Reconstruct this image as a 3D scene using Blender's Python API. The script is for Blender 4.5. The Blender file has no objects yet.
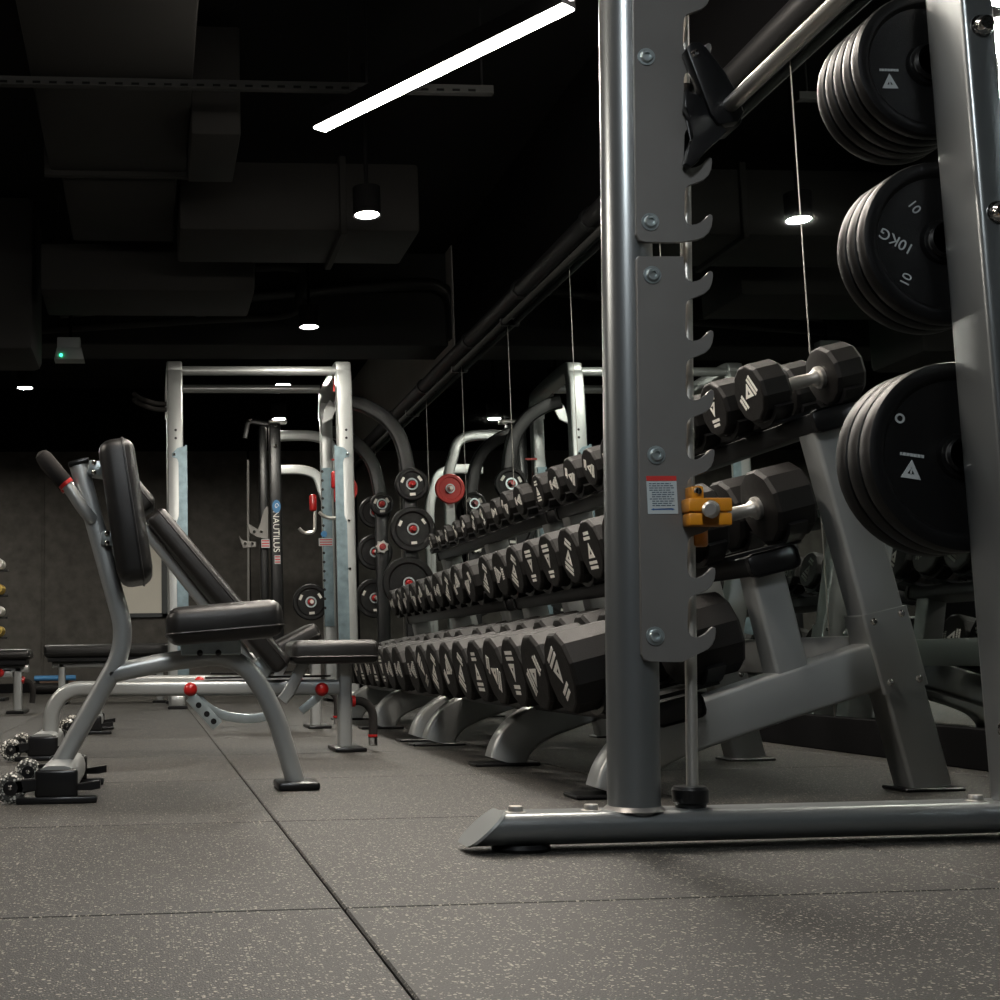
import bpy, bmesh, math, random
from mathutils import Vector, Matrix
random.seed(7)
S = bpy.context.scene
COL = S.collection
PI = math.pi

# ---------------------------------------------------------------- camera
# world: X = towards the mirror wall, Y = along it (depth), Z = up.  Units: metres
FPX, PPX, PPY, CH = 1300.0, 250.0, 500.0, 0.35      # focal length (px), principal point, camera height
VPX, VPY, SLOPE = 150.0, 660.0, 0.015               # vanishing point of Y, slope of the horizon
def _d(x, y): return Vector(((x-PPX)/FPX, (y-PPY)/FPX, 1.0))
_a = _d(VPX, VPY).normalized()
_n = _a.cross(_d(VPX+1000, VPY-1000*SLOPE)).normalized()
if _n.y > 0: _n = -_n
_x = _a.cross(_n)
if _x.x < 0: _x = -_x
RW = Matrix((_x, _a, _n))                            # camera (right, down, forward) -> world
CAMP = Vector((0, 0, CH))
def at(px, py, Y):                                   # the point at depth Y that is seen at (px, py)
    r = RW @ _d(px, py)
    return CAMP + r*(Y/r.y)
cam = bpy.data.cameras.new('camera'); camo = bpy.data.objects.new('camera', cam); COL.objects.link(camo)
r_, d_, f_ = RW @ Vector((1,0,0)), RW @ Vector((0,1,0)), RW @ Vector((0,0,1))
camo.matrix_world = Matrix.Translation(CAMP) @ Matrix((r_, -d_, -f_)).transposed().to_4x4()
cam.sensor_width = 36; cam.lens = FPX*0.036; cam.shift_x = (500-PPX)/1000; cam.shift_y = (PPY-500)/1000
cam.clip_start = 0.02; cam.clip_end = 100
S.camera = camo

# ---------------------------------------------------------------- world, exposure
w = bpy.data.worlds.new('world'); S.world = w; w.use_nodes = True
w.node_tree.nodes['Background'].inputs[0].default_value = (0.5, 0.8, 0.9, 1)
w.node_tree.nodes['Background'].inputs[1].default_value = 0.01
S.view_settings.view_transform = 'Standard'; S.view_settings.look = 'None'
S.view_settings.gamma = 1; S.view_settings.use_curve_mapping = False
S.view_settings.exposure = 0.0
S.cycles.use_denoising = True
S.cycles.caustics_reflective = False; S.cycles.caustics_refractive = False
S.cycles.max_bounces = 8; S.cycles.glossy_bounces = 5; S.cycles.diffuse_bounces = 4
LIN = 270.0      # radiance of the linear ceiling lamps
DOWN = 800.0     # radiance of the downlights

# ---------------------------------------------------------------- materials
M = {}
def mat(name, col, rough=0.5, metal=0.0, spec=0.5, emit=None, estr=0, bump=None, var=None, coat=0, trans=0):
    m = bpy.data.materials.new(name); m.use_nodes = True
    nt = m.node_tree; b = nt.nodes['Principled BSDF']
    b.inputs['Base Color'].default_value = (*col, 1)
    b.inputs['Roughness'].default_value = rough; b.inputs['Metallic'].default_value = metal
    b.inputs['Specular IOR Level'].default_value = spec
    if coat: b.inputs['Coat Weight'].default_value = coat; b.inputs['Coat Roughness'].default_value = .15
    if trans: b.inputs['Transmission Weight'].default_value = trans
    if emit:
        b.inputs['Emission Color'].default_value = (*emit, 1); b.inputs['Emission Strength'].default_value = estr
    if var or bump:
        g = nt.nodes.new('ShaderNodeNewGeometry')
    if var:                                          # (scale, amount): gentle mottling of the colour and gloss
        nz = nt.nodes.new('ShaderNodeTexNoise'); nz.inputs['Scale'].default_value = var[0]; nz.inputs['Detail'].default_value = 5
        nt.links.new(g.outputs['Position'], nz.inputs['Vector'])
        mx = nt.nodes.new('ShaderNodeMix'); mx.data_type = 'RGBA'
        mx.inputs[6].default_value = (*[c*(1-var[1]) for c in col], 1); mx.inputs[7].default_value = (*[min(1, c*(1+var[1])) for c in col], 1)
        nt.links.new(nz.outputs['Fac'], mx.inputs[0]); nt.links.new(mx.outputs[2], b.inputs['Base Color'])
        mr = nt.nodes.new('ShaderNodeMapRange'); mr.inputs[3].default_value = rough*.85; mr.inputs[4].default_value = min(1, rough*1.15)
        nt.links.new(nz.outputs['Fac'], mr.inputs[0]); nt.links.new(mr.outputs[0], b.inputs['Roughness'])
    if bump:                                         # (scale, strength)
        n2 = nt.nodes.new('ShaderNodeTexNoise'); n2.inputs['Scale'].default_value = bump[0]; n2.inputs['Detail'].default_value = 3
        nt.links.new(g.outputs['Position'], n2.inputs['Vector'])
        bp = nt.nodes.new('ShaderNodeBump'); bp.inputs['Strength'].default_value = bump[1]; bp.inputs['Distance'].default_value = .002
        nt.links.new(n2.outputs['Fac'], bp.inputs['Height']); nt.links.new(bp.outputs[0], b.inputs['Normal'])
    M[name] = m
    return m
mat('silver', (.42, .435, .43), .33, .6, var=(9, .06))
mat('post_metal', (.25, .265, .27), .30, .8)
mat('steel_grey', (.195, .188, .178), .42, .5, var=(7, .08))
mat('chrome', (.72, .71, .69), .13, 1)
mat('brushed', (.66, .64, .60), .34, .9)
mat('zinc', (.46, .52, .53), .35, .85, var=(25, .3))
mat('guard_zinc', (.20, .27, .30), .35, .7, var=(18, .55))
mat('vinyl', (.0095, .009, .0088), .36, 0, .5, bump=(700, .25), var=(30, .15))
mat('rubber', (.0050, .0043, .0039), .58, 0, .26, bump=(500, .3), var=(60, .15))
mat('plate_rubber', (.0022, .0022, .0024), .42, 0, .25, bump=(400, .2))
mat('black_plastic', (.006, .006, .0065), .28, 0, .4)
mat('black_steel', (.0055, .006, .0065), .34, .1, .5)
mat('foam', (.022, .020, .019), .85, 0, .2, bump=(600, .4))
mat('red', (.42, .010, .009), .3, 0, .5, coat=.4)
mat('red_rubber', (.5, .03, .025), .5)
mat('orange', (.62, .24, .012), .38, 0, .5, var=(60, .12))
mat('print', (.80, .78, .72), .7)
mat('print_grey', (.42, .45, .45), .7)
mat('paper', (.42, .47, .48), .6)
mat('ink', (.07, .10, .13), .7)
mat('blue_ink', (.03, .10, .28), .6)
mat('blue', (.05, .20, .42), .5)
mat('black_paint', (.006, .006, .0065), .8, 0, .05, var=(3, .3))
mat('ceiling_paint', (.012, .0125, .013), .85, 0, .1, var=(2, .3))
mat('duct_paint', (.024, .0235, .0225), .75, 0, .3, var=(4, .25), bump=(60, .2))
mat('beam_paint', (.028, .029, .029), .8, 0, .3, var=(3, .3))
mat('wall_lit_grey', (.45, .44, .42), .8, 0, .3, var=(3, .12))
mat('wall_panel', (.080, .075, .068), .9, 0, .2, var=(9, .55), bump=(80, .6))
mat('pipe_black', (.009, .009, .0095), .45, 0, .35)
mat('board_white', (.62, .59, .52), .7)
mat('frame_dark', (.03, .035, .037), .5)
mat('mirror', (.62, .68, .67), .012, 1)
mat('alu', (.30, .29, .27), .4, 1)
mat('brass', (.6, .42, .12), .3, 1)
mat('white_plastic', (.50, .55, .56), .5)
mat('wood_strip', (.10, .06, .04), .6)
mat('subfloor', (.012, .012, .012), .9)
mat('cool_fill_lamp', (.9, .9, .9), .5, emit=(.92, .97, 1), estr=LIN)  # cool tint for the fill lamp added behind the camera
mat('lamp', (.9, .9, .88), .5, emit=(1, .91, .80), estr=LIN)
mat('downlamp', (.9, .9, .88), .5, emit=(1, .95, .84), estr=DOWN)
mat('led', (.05, .6, .3), .5, emit=(.05, 1, .4), estr=4)
def wheel_mat():
    m = mat('wheel_clear', (.35, .34, .31), .25, 0, .6); nt = m.node_tree; b = nt.nodes['Principled BSDF']
    g = nt.nodes.new('ShaderNodeNewGeometry'); v = nt.nodes.new('ShaderNodeTexVoronoi'); v.inputs['Scale'].default_value = 130
    nt.links.new(g.outputs['Position'], v.inputs['Vector'])
    r = nt.nodes.new('ShaderNodeValToRGB'); r.color_ramp.elements[0].position = .25; r.color_ramp.elements[0].color = (.75, .73, .66, 1)
    r.color_ramp.elements[1].position = .5; r.color_ramp.elements[1].color = (.06, .06, .055, 1)
    nt.links.new(v.outputs['Distance'], r.inputs[0]); nt.links.new(r.outputs[0], b.inputs['Base Color'])
wheel_mat()
def floor_mat():
    m = mat('floor_rubber', (.05, .048, .045), .58, 0, .35); nt = m.node_tree; b = nt.nodes['Principled BSDF']
    L = nt.links.new
    g = nt.nodes.new('ShaderNodeNewGeometry'); oi = nt.nodes.new('ShaderNodeObjectInfo')
    def vor(scale, thr, keep):
        v = nt.nodes.new('ShaderNodeTexVoronoi'); v.inputs['Scale'].default_value = scale; L(g.outputs['Position'], v.inputs['Vector'])
        a = nt.nodes.new('ShaderNodeMath'); a.operation = 'LESS_THAN'; a.inputs[1].default_value = thr; L(v.outputs['Distance'], a.inputs[0])
        s = nt.nodes.new('ShaderNodeSeparateColor'); L(v.outputs['Color'], s.inputs[0])
        c = nt.nodes.new('ShaderNodeMath'); c.operation = 'LESS_THAN'; c.inputs[1].default_value = keep; L(s.outputs[0], c.inputs[0])
        k = nt.nodes.new('ShaderNodeMath'); k.operation = 'MULTIPLY'; L(a.outputs[0], k.inputs[0]); L(c.outputs[0], k.inputs[1])
        return k
    k1, k2 = vor(150, .36, .16), vor(330, .40, .16)
    mxx = nt.nodes.new('ShaderNodeMath'); mxx.operation = 'MAXIMUM'; L(k1.outputs[0], mxx.inputs[0]); L(k2.outputs[0], mxx.inputs[1])
    nz = nt.nodes.new('ShaderNodeTexNoise'); nz.inputs['Scale'].default_value = 2.2; nz.inputs['Detail'].default_value = 6; L(g.outputs['Position'], nz.inputs['Vector'])
    base = nt.nodes.new('ShaderNodeMix'); base.data_type = 'RGBA'; base.inputs[6].default_value = (.0125, .0118, .0107, 1); base.inputs[7].default_value = (.0250, .0235, .0212, 1)
    ad = nt.nodes.new('ShaderNodeMath'); ad.operation = 'MULTIPLY_ADD'; ad.inputs[1].default_value = .3; L(oi.outputs['Random'], ad.inputs[0]); L(nz.outputs['Fac'], ad.inputs[2])
    sb = nt.nodes.new('ShaderNodeMath'); sb.operation = 'SUBTRACT'; sb.inputs[1].default_value = .15; L(ad.outputs[0], sb.inputs[0]); L(sb.outputs[0], base.inputs[0])
    fin = nt.nodes.new('ShaderNodeMix'); fin.data_type = 'RGBA'; fin.inputs[7].default_value = (.23, .21, .175, 1)
    L(mxx.outputs[0], fin.inputs[0]); L(base.outputs[2], fin.inputs[6]); L(fin.outputs[2], b.inputs['Base Color'])
    n2 = nt.nodes.new('ShaderNodeTexNoise'); n2.inputs['Scale'].default_value = 350; L(g.outputs['Position'], n2.inputs['Vector'])
    bp = nt.nodes.new('ShaderNodeBump'); bp.inputs['Strength'].default_value = .5; bp.inputs['Distance'].default_value = .003
    L(n2.outputs['Fac'], bp.inputs['Height']); L(bp.outputs[0], b.inputs['Normal'])
floor_mat()

# ---------------------------------------------------------------- builders
V = Vector
def nb(): return bmesh.new()
def wloc(o):
    p = V((0, 0, 0))
    while o: p = p + o.location; o = o.parent
    return p
def mesh_of(bm, name, m, angle=35, smooth=True):
    bmesh.ops.recalc_face_normals(bm, faces=bm.faces)
    me = bpy.data.meshes.new(name); bm.to_mesh(me); bm.free(); me.materials.append(M[m])
    if smooth:
        me.shade_smooth(); me.set_sharp_from_angle(angle=math.radians(angle))
    return me
def link(name, me, parent=None):
    o = bpy.data.objects.new(name, me); COL.objects.link(o); o.parent = parent
    return o
def part(name, bm, m, parent, local=False, angle=35, smooth=True):
    if parent and not local: bmesh.ops.translate(bm, verts=bm.verts, vec=-wloc(parent))
    return link(name, mesh_of(bm, name, m, angle, smooth), parent)
def tag(o, label, cat, group=None):
    o['label'] = label; o['category'] = cat
    if group: o['group'] = group
    return o
def thing(name, loc, label, cat, group=None):
    o = bpy.data.objects.new(name, None); COL.objects.link(o); o.location = loc; o.empty_display_size = .1
    return tag(o, label, cat, group)
def struct(name, bm, m):
    o = link(name, mesh_of(bm, name, m)); o['kind'] = 'structure'; return o
def box(bm, a, b, bev=0, seg=2, mx=None):
    r = bmesh.ops.create_cube(bm, size=1)
    vs = r['verts']; c = (V(a)+V(b))/2; s = V(b)-V(a)
    for v in vs: v.co = V((v.co.x*s.x, v.co.y*s.y, v.co.z*s.z))
    if bev:
        es = list({e for v in vs for e in v.link_edges})
        rr = bmesh.ops.bevel(bm, geom=es, offset=bev, segments=seg, affect='EDGES', profile=.5)
        vs = list({v for f in rr['faces'] for v in f.verts} | {v for v in vs if v.is_valid})
    if mx is not None: bmesh.ops.transform(bm, matrix=mx, verts=vs)
    bmesh.ops.translate(bm, verts=vs, vec=c)
    return bm
def bx(a, b, bev=0, seg=2, mx=None): return box(nb(), a, b, bev, seg, mx)
def circle(r, n=20): return [(r*math.cos(2*PI*i/n), r*math.sin(2*PI*i/n)) for i in range(n)]
def rrect(w, h, r, k=3):
    out = []
    for cx, cy, a0 in ((w/2-r, h/2-r, 0), (-w/2+r, h/2-r, 90), (-w/2+r, -h/2+r, 180), (w/2-r, -h/2+r, 270)):
        for i in range(k+1):
            a = math.radians(a0+90*i/k); out.append((cx+r*math.cos(a), cy+r*math.sin(a)))
    return out
def smooth_path(pts, k=6):
    pts = [V(p) for p in pts]; out = []
    for i in range(len(pts)-1):
        p0, p1, p2, p3 = pts[max(i-1, 0)], pts[i], pts[i+1], pts[min(i+2, len(pts)-1)]
        for j in range(k):
            t = j/k
            out.append(.5*((2*p1)+(p2-p0)*t+(2*p0-5*p1+4*p2-p3)*t*t+(3*p1-p0-3*p2+p3)*t**3))
    out.append(pts[-1]); return out
def fillet(pts, rad, k=7):
    pts = [V(p) for p in pts]; out = [pts[0]]
    for i in range(1, len(pts)-1):
        p, a, b = pts[i], (pts[i-1]-pts[i]), (pts[i+1]-pts[i])
        la, lb = a.length, b.length; a.normalize(); b.normalize()
        th = a.angle(b); r = rad[i-1] if isinstance(rad, (list, tuple)) else rad
        d = min(r/math.tan(th/2), la*.48, lb*.48); r = d*math.tan(th/2)
        c = p+(a+b).normalized()*(r/math.sin(th/2)); v0 = p+a*d-c; v1 = p+b*d-c; w_ = v0.angle(v1)
        for j in range(k+1):
            t = j/k; out.append(c+(v0*math.sin((1-t)*w_)+v1*math.sin(t*w_))/math.sin(w_))
    out.append(pts[-1]); return out
def sweep(bm, pts, prof, binormal=None, scale=None):
    pts = [V(p) for p in pts]; n = len(pts); rings = []
    tprev = None; nn = None
    for i in range(n):
        t0 = (pts[i]-pts[i-1]).normalized() if i else None
        t1 = (pts[i+1]-pts[i]).normalized() if i < n-1 else None
        t = ((t0 or t1)+(t1 or t0)).normalized()
        miter = 1/max(.4, t.dot(t1 or t0))
        if binormal is not None:
            b = V(binormal); b = (b-t*b.dot(t)).normalized(); nn = b.cross(t).normalized()
        else:
            if nn is None:
                u = V((0, 0, 1)) if abs(t.z) < .9 else V((1, 0, 0)); nn = u.cross(t).normalized()
            else: nn = (nn-t*nn.dot(t)).normalized()
            b = t.cross(nn)
        s = scale[i] if scale else 1
        rings.append([bm.verts.new(pts[i]+nn*(p[0]*miter*s)+b*p[1]*(s if binormal is None else 1)) for p in prof])
    m = len(prof)
    for i in range(n-1):
        for j in range(m):
            bm.faces.new((rings[i][j], rings[i][(j+1) % m], rings[i+1][(j+1) % m], rings[i+1][j]))
    bm.faces.new(rings[0]); bm.faces.new(rings[-1][::-1])
    return bm
def tube(pts, r, n=16, bm=None): return sweep(bm or nb(), pts, circle(r, n))
def cyl(a, b, r, n=24, bev=0, bm=None):
    a, b = V(a), V(b); d = (b-a); L = d.length
    if not bev: return tube([a, b], r, n, bm)
    return lathe([(0, 0), (r-bev, 0), (r, bev), (r, L-bev), (r-bev, L), (0, L)], a, d, n, bm)
def lathe(prof, o, axis, n=32, bm=None):
    bm = bm or nb(); ax = V(axis).normalized()
    u = V((0, 0, 1)) if abs(ax.z) < .9 else V((1, 0, 0))
    e1 = u.cross(ax).normalized(); e2 = ax.cross(e1)
    rings = []
    for r, h in prof:
        if r < 1e-6: rings.append([bm.verts.new(V(o)+ax*h)])
        else: rings.append([bm.verts.new(V(o)+ax*h+e1*(r*math.cos(2*PI*(i+.5)/n))+e2*(r*math.sin(2*PI*(i+.5)/n))) for i in range(n)])
    for k in range(len(rings)-1):
        A, B = rings[k], rings[k+1]
        for i in range(n):
            j = (i+1) % n
            if len(A) == 1 and len(B) == 1: continue
            if len(A) == 1: bm.faces.new((A[0], B[i], B[j]))
            elif len(B) == 1: bm.faces.new((A[i], B[0], A[j]))
            else: bm.faces.new((A[i], B[i], B[j], A[j]))
    return bm
def prism(poly, y0, y1, bev=0, seg=2, bm=None):      # polygon in X,Z pushed from y0 to y1
    bm = bm or nb()
    f = [bm.verts.new((p[0], y0, p[1])) for p in poly]; g = [bm.verts.new((p[0], y1, p[1])) for p in poly]
    n = len(poly); fs = [bm.faces.new(f), bm.faces.new(g[::-1])]
    for i in range(n): fs.append(bm.faces.new((f[i], g[i], g[(i+1) % n], f[(i+1) % n])))
    if bev:
        es = list(fs[0].edges)+list(fs[1].edges)
        bmesh.ops.bevel(bm, geom=es, offset=bev, segments=seg, affect='EDGES', profile=.5)
    bmesh.ops.triangulate(bm, faces=[q for q in bm.faces if len(q.verts) > 8])
    return bm
def xz(px, py, Y): p = at(px, py, Y); return (p.x, p.z)
def rot_y(a): return Matrix.Rotation(a, 4, 'Y')
def ball(c, r, n=14, squash=1):
    bm = nb(); bmesh.ops.create_uvsphere(bm, u_segments=n, v_segments=n//2+2, radius=r)
    for v in bm.verts: v.co = V((v.co.x, v.co.y*squash, v.co.z))+V(c)
    return bm
ORD = ['first', 'second', 'third', 'fourth', 'fifth', 'sixth', 'seventh', 'eighth', 'ninth', 'tenth', 'eleventh', 'twelfth']

# ================================================================ the room
XW, XL, YF, YB, ZC = 2.385, -4.73, -2.1, 15.2, 3.55
fl = struct('floor', bx((XL, YF, -.12), (XW+.1, YB, -.022)), 'subfloor')
tile_me = mesh_of(bx((-.4985, -.4948, -.022), (.4985, .4948, 0), .003, 1), 'tile', 'floor_rubber', 25)
for i in range(7):
    for j in range(18):
        t = link('tile', tile_me, fl); t.location = (.27-.5-(5-i)+1, 1.867-.496+.992*(j-3), 0)
cut_me = mesh_of(bx((2.272, -.494, -.022), (XW, .494, 0), .0035, 1), 'tile', 'floor_rubber', 25)
for j in range(18):
    t = link('tile', cut_me, fl); t.location = (0, 1.867-.496+.992*(j-3), 0)
struct('ceiling', bx((XL-.1, YF-.1, ZC), (XW+.2, YB+.1, ZC+.1)), 'ceiling_paint')
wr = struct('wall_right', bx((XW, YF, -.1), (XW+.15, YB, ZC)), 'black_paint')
struct('wall_left', bx((XL-.1, YF, -.1), (XL, YB, ZC)), 'black_paint')
struct('wall_front', bx((XL-.1, YF-.1, -.1), (XW+.15, YF, ZC)), 'black_paint')
wb = struct('wall_back', bx((XL-.1, YB, -.1), (XW+.15, YB+.1, ZC)), 'black_paint')
# textured panels of the back wall, each its own
zt = at(60, 452, YB).z
seam = at(43, 600, YB).x
xs = [XL, seam-2.4, seam, seam+2.4, XW]
for a, b in zip(xs, xs[1:]):
    if b-a > .05: part('panel', bx((a+.012, YB-.03, .10), (b-.012, YB, zt), .006, 1), 'wall_panel', wb)
part('edge_strip', bx((seam-.012, YB-.036, .1), (seam+.012, YB, zt)), 'wall_panel', wb)
part('plinth', bx((XL, YB-.05, 0), (XW, YB, .1), .004, 1), 'black_paint', wb)
part('wood_strip', bx((at(40, 684, YB).x, YB-.06, .1), (at(75, 684, YB).x, YB-.03, .17)), 'wood_strip', wb)
# mirror wall: panels, with added strips standing in for the glint of their edges
ZM = .35+XW*1.0-.06
ys = [4.41+1.28*k for k in range(-4, 9)]
for a, b in zip(ys, ys[1:]):
    if b > YB: b = YB
    part('mirror_panel', bx((XW-.012, a+.002, .12), (XW, min(b, YB)-.002, ZM), .002, 1), 'mirror', wr)
for y in ys[1:-1]:
    if y < YB: part('seam_glint', bx((XW-.0135, y-.0022, .12), (XW-.008, y+.0022, ZM)), 'alu', wr)
part('baseboard', bx((XW-.02, YF, 0), (XW, YB, .12), .004, 1), 'black_paint', wr)
part('upper_wall', bx((XW-.01, 9.75, ZM), (XW, YB, ZC), 0), 'wall_lit_grey', wr)  # paler grey stands in for light falling on the wall past the beam
# downstand beam across the room
YBEAM = 9.95
zb = at(300, 345, YBEAM).z
o = struct('trim_1', bx((XL, YBEAM, zb), (XW, YBEAM+.5, ZC), .01, 1), 'beam_paint')

# ---------------------------------------------------------------- ceiling services
def duct(name, a, b, label, flanges=(), axis=1, bev=.02, m='duct_paint', cat='duct'):
    root = thing(name, ((a[0]+b[0])/2, (a[1]+b[1])/2, a[2]), label, cat)
    part('casing', bx(a, b, bev, 2), m, root)
    for f in flanges:
        lo, hi = list(a), list(b); lo[axis] = f-.02; hi[axis] = f+.02
        for q in (0, 2) if axis == 1 else (1, 2): lo[q] -= .03; hi[q] += .03
        part('flange', bx(lo, hi, .004, 1), m, root)
    return root
ZD = 3.03
kx = lambda x: (x-150)/660*(ZD-CH)
duct('air_duct', (kx(18), 3.2, ZD), (kx(203), 7.0, ZD+.45), 'broad dark air duct running away overhead at upper left', (4.6, 6.95))
duct('air_duct', (kx(18)+.06, 7.02, ZD-.02), (kx(203)-.05, 8.1, ZD+.4), 'narrower dark duct section past the flange at upper left', ())
a, b = at(192, 245, 7.6), at(412, 245, 7.6)
duct('air_duct', (kx(203)-.03, 7.35, b.z), (b.x, 8.0, b.z+.42), 'dark cross duct behind the nearest round downlight', (1.15,), 0)
a, b = at(40, 290, 8.35), at(255, 290, 8.35)
g = duct('air_handler', (a.x, 8.35, a.z), (b.x, 9.0, a.z+.32), 'long dark box unit hanging below the end of the broad duct', ())
for x in (a.x+.1, b.x-.1): part('hanger_rod', cyl((x, 8.7, a.z+.3), (x, 8.7, ZC), .008, 8), 'pipe_black', g)
a, b = at(192, 142, 6.2), at(238, 36, 6.2)
g = duct('duct_damper', (kx(203)+.002, 6.1, a.z), (b.x, 6.75, b.z), 'small side box on the right flank of the broad duct', (), 1, .01)
a, b = at(-60, 372, 9.4), at(38, 245, 9.0)
duct('air_duct', (a.x-.6, 8.7, a.z), (b.x, 9.4, ZC-.02), 'bulky dark duct at the far left above the end downlight', (), 1, .05)
# perforated strut rail
a = at(0, 83, 5.75); b = at(492, 74, 5.75); a.z = b.z = min(a.z, ZD-.035)
root = thing('strut_rail', ((a.x+b.x)/2, 5.75, a.z), 'thin perforated steel rail crossing under the broad duct', 'rail')
part('channel', bx((a.x-.8, 5.73, a.z-.012), (b.x, 5.77, a.z+.028), .002, 1), 'beam_paint', root)
x = a.x-.75; slot_me = None
while x < b.x-.05:
    if slot_me is None: slot_me = mesh_of(bx((0, -.004, 0), (.035, .004, .010)), 'slot', 'black_paint', smooth=False)
    o = link('slot', slot_me, root); o.location = V((x, 5.730, a.z-.006))-root.location; x += .075
for x in (a.x-.4, (a.x+b.x)/2+.55, b.x-.05): part('hanger_rod', cyl((x, 5.75, a.z+.02), (x, 5.75, ZC), .005, 8), 'pipe_black', root)
# pipe above the mirror, with clamps
XP = XW-.07
def onX(px, py, X):
    r = RW @ _d(px, py); return CAMP+r*(X/r.x)
zp = onX(520, 290, XP).z
root = thing('wall_pipe', (XP, 8, zp), 'thick black pipe running along the top of the mirror wall', 'pipe')
part('pipe', tube([(XP, -1.8, zp), (XP, YB-.05, zp)], .052, 20), 'pipe_black', root)
for y in (3.0, 5.1, 6.4, 7.7, 9.0, 10.6, 12): part('clamp', lathe([(.052, 0), (.062, 0), (.062, .05), (.052, .05)], (XP, y, zp), (0, 1, 0), 20), 'black_steel', root)
root = thing('conduit', (XP+.03, 8, zp-.09), 'slim grey conduit just below the black wall pipe', 'pipe')
part('pipe', tube([(XP+.02, 2.5, zp-.085), (XP+.02, YB-.05, zp-.085)], .019, 12), 'duct_paint', root)
for y in (8.2, 9.6, 11.4): part('clip', bx((XP-.005, y-.015, zp-.11), (XW-.015, y+.015, zp-.06), .003, 1), 'black_steel', root)
yp = 9.85
pts = smooth_path([at(60, 312, yp), at(300, 292, yp), at(415, 284, yp), at(441, 288, yp), at(451, 303, yp), at(453, 340, yp)], 6)
root = thing('bent_pipe', at(420, 284, yp), 'dark pipe bending down in front of the far beam', 'pipe')
part('pipe', tube(pts, .05, 14), 'pipe_black', root)
part('coupling', tube([at(300, 292, yp), at(312, 291, yp)], .06, 14), 'pipe_black', root)
pts = smooth_path([at(40, 330, 9.7), at(200, 320, 9.7), at(285, 315, 9.7), at(298, 300, 9.7), at(300, 270, 9.7), at(255, 268, 9.7)], 6)
root = thing('refrigerant_pipe', at(200, 320, 9.7), 'slim insulated pipe looping under the long box unit', 'pipe')
part('pipe', tube(pts, .032, 12), 'duct_paint', root)
part('bracket', bx(at(198, 318, 9.7)-V((.02, .05, 0)), at(203, 300, 9.7)+V((.02, .05, 0)), .003, 1), 'pipe_black', root)

# ---------------------------------------------------------------- lamps
def linear_lamp(p, q, label, z=2.70, m='lamp'):
    p, q = V((*p, z)), V((*q, z)); d = (q-p).normalized(); s = V((-d.y, d.x, 0))
    root = thing('linear_lamp', (p+q)/2, label, 'ceiling lamp', 'linear ceiling lamps')
    def slab(w, z0, z1, inset):
        bm = nb(); P, Q = p+d*inset, q-d*inset
        vs = [bm.verts.new(c+s*k*w/2+V((0, 0, zz))) for zz in (z0, z1) for c, k in ((P, 1), (Q, 1), (Q, -1), (P, -1))]
        for f in ((0, 1, 2, 3), (7, 6, 5, 4), (0, 4, 5, 1), (1, 5, 6, 2), (2, 6, 7, 3), (3, 7, 4, 0)): bm.faces.new([vs[i] for i in f])
        return bm
    part('housing', slab(.078, .006, .075, 0), 'black_paint', root)
    part('diffuser', slab(.066, -.002, .0055, .004), m, root)
    for t in (.15, .85):
        c = p.lerp(q, t); part('hanger_wire', cyl(c+V((0, 0, .07)), (c.x, c.y, ZC), .0025, 6), 'black_steel', root)
def atZ(px, py, Z):
    r = RW @ _d(px, py); return CAMP+r*((Z-CH)/r.z)
A, B = atZ(569, 7, 2.7), atZ(319, 130, 2.7)
linear_lamp(A.xy, B.xy, 'long bright linear lamp slanting across the black ceiling')
linear_lamp((A.x-.03, A.y-.085), (A.x+.30, A.y-.19), 'linear lamp at the top edge whose tip meets the long lamp')
# fill lamps added out of view, above the camera and to the left
for p, q, l in (((-3.2, 4.3), (-2.5, 3.05), 'added linear lamp over the left aisle'),
                ((.85, 3.75), (.15, 2.55), 'added linear lamp over the gap between bench and machine'),
                ((.35, .5), (-.35, -.7), 'added linear lamp behind the camera')):
    linear_lamp(p, q, l, m='cool_fill_lamp' if 'behind' in l else 'lamp')
def downlight(x, y, label, z=2.70, r=.062):
    root = thing('downlight', (x, y, z), label, 'downlight', 'round ceiling downlights')
    part('can', lathe([(r+.012, 0), (r+.012, .15), (0, .15)], (x, y, z), (0, 0, 1), 24), 'black_paint', root)
    part('rim', lathe([(r, 0), (r+.012, -.004), (r+.013, .004), (r, .004)], (x, y, z), (0, 0, 1), 24), 'black_paint', root)
    part('lens', lathe([(0, .001), (r, .001), (r, .006), (0, .006)], (x, y, z), (0, 0, 1), 24), 'downlamp', root)
    part('stem', cyl((x, y, z+.14), (x, y, ZC), .012, 8), 'black_paint', root)
for px, py, l in ((367, 215, 'round downlight nearest the long linear lamp'), (309, 327, 'round downlight over the arched pull-up bars'),
                  (283, 385, 'round downlight seen between the two top bars of the rack'), (25, 388, 'round downlight alone at the far left'), (279, 419, 'furthest round downlight, above the black machine column')):
    p = atZ(px, py, 2.70); downlight(p.x, p.y, l)
for y, l in ((9.1, 'nearest'), (11.3, 'middle'), (13.4, 'furthest')): downlight(-2.6, y, f'{l} added round downlight of the unseen row beyond the left edge')  # row added out of view to brighten the back wall

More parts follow.
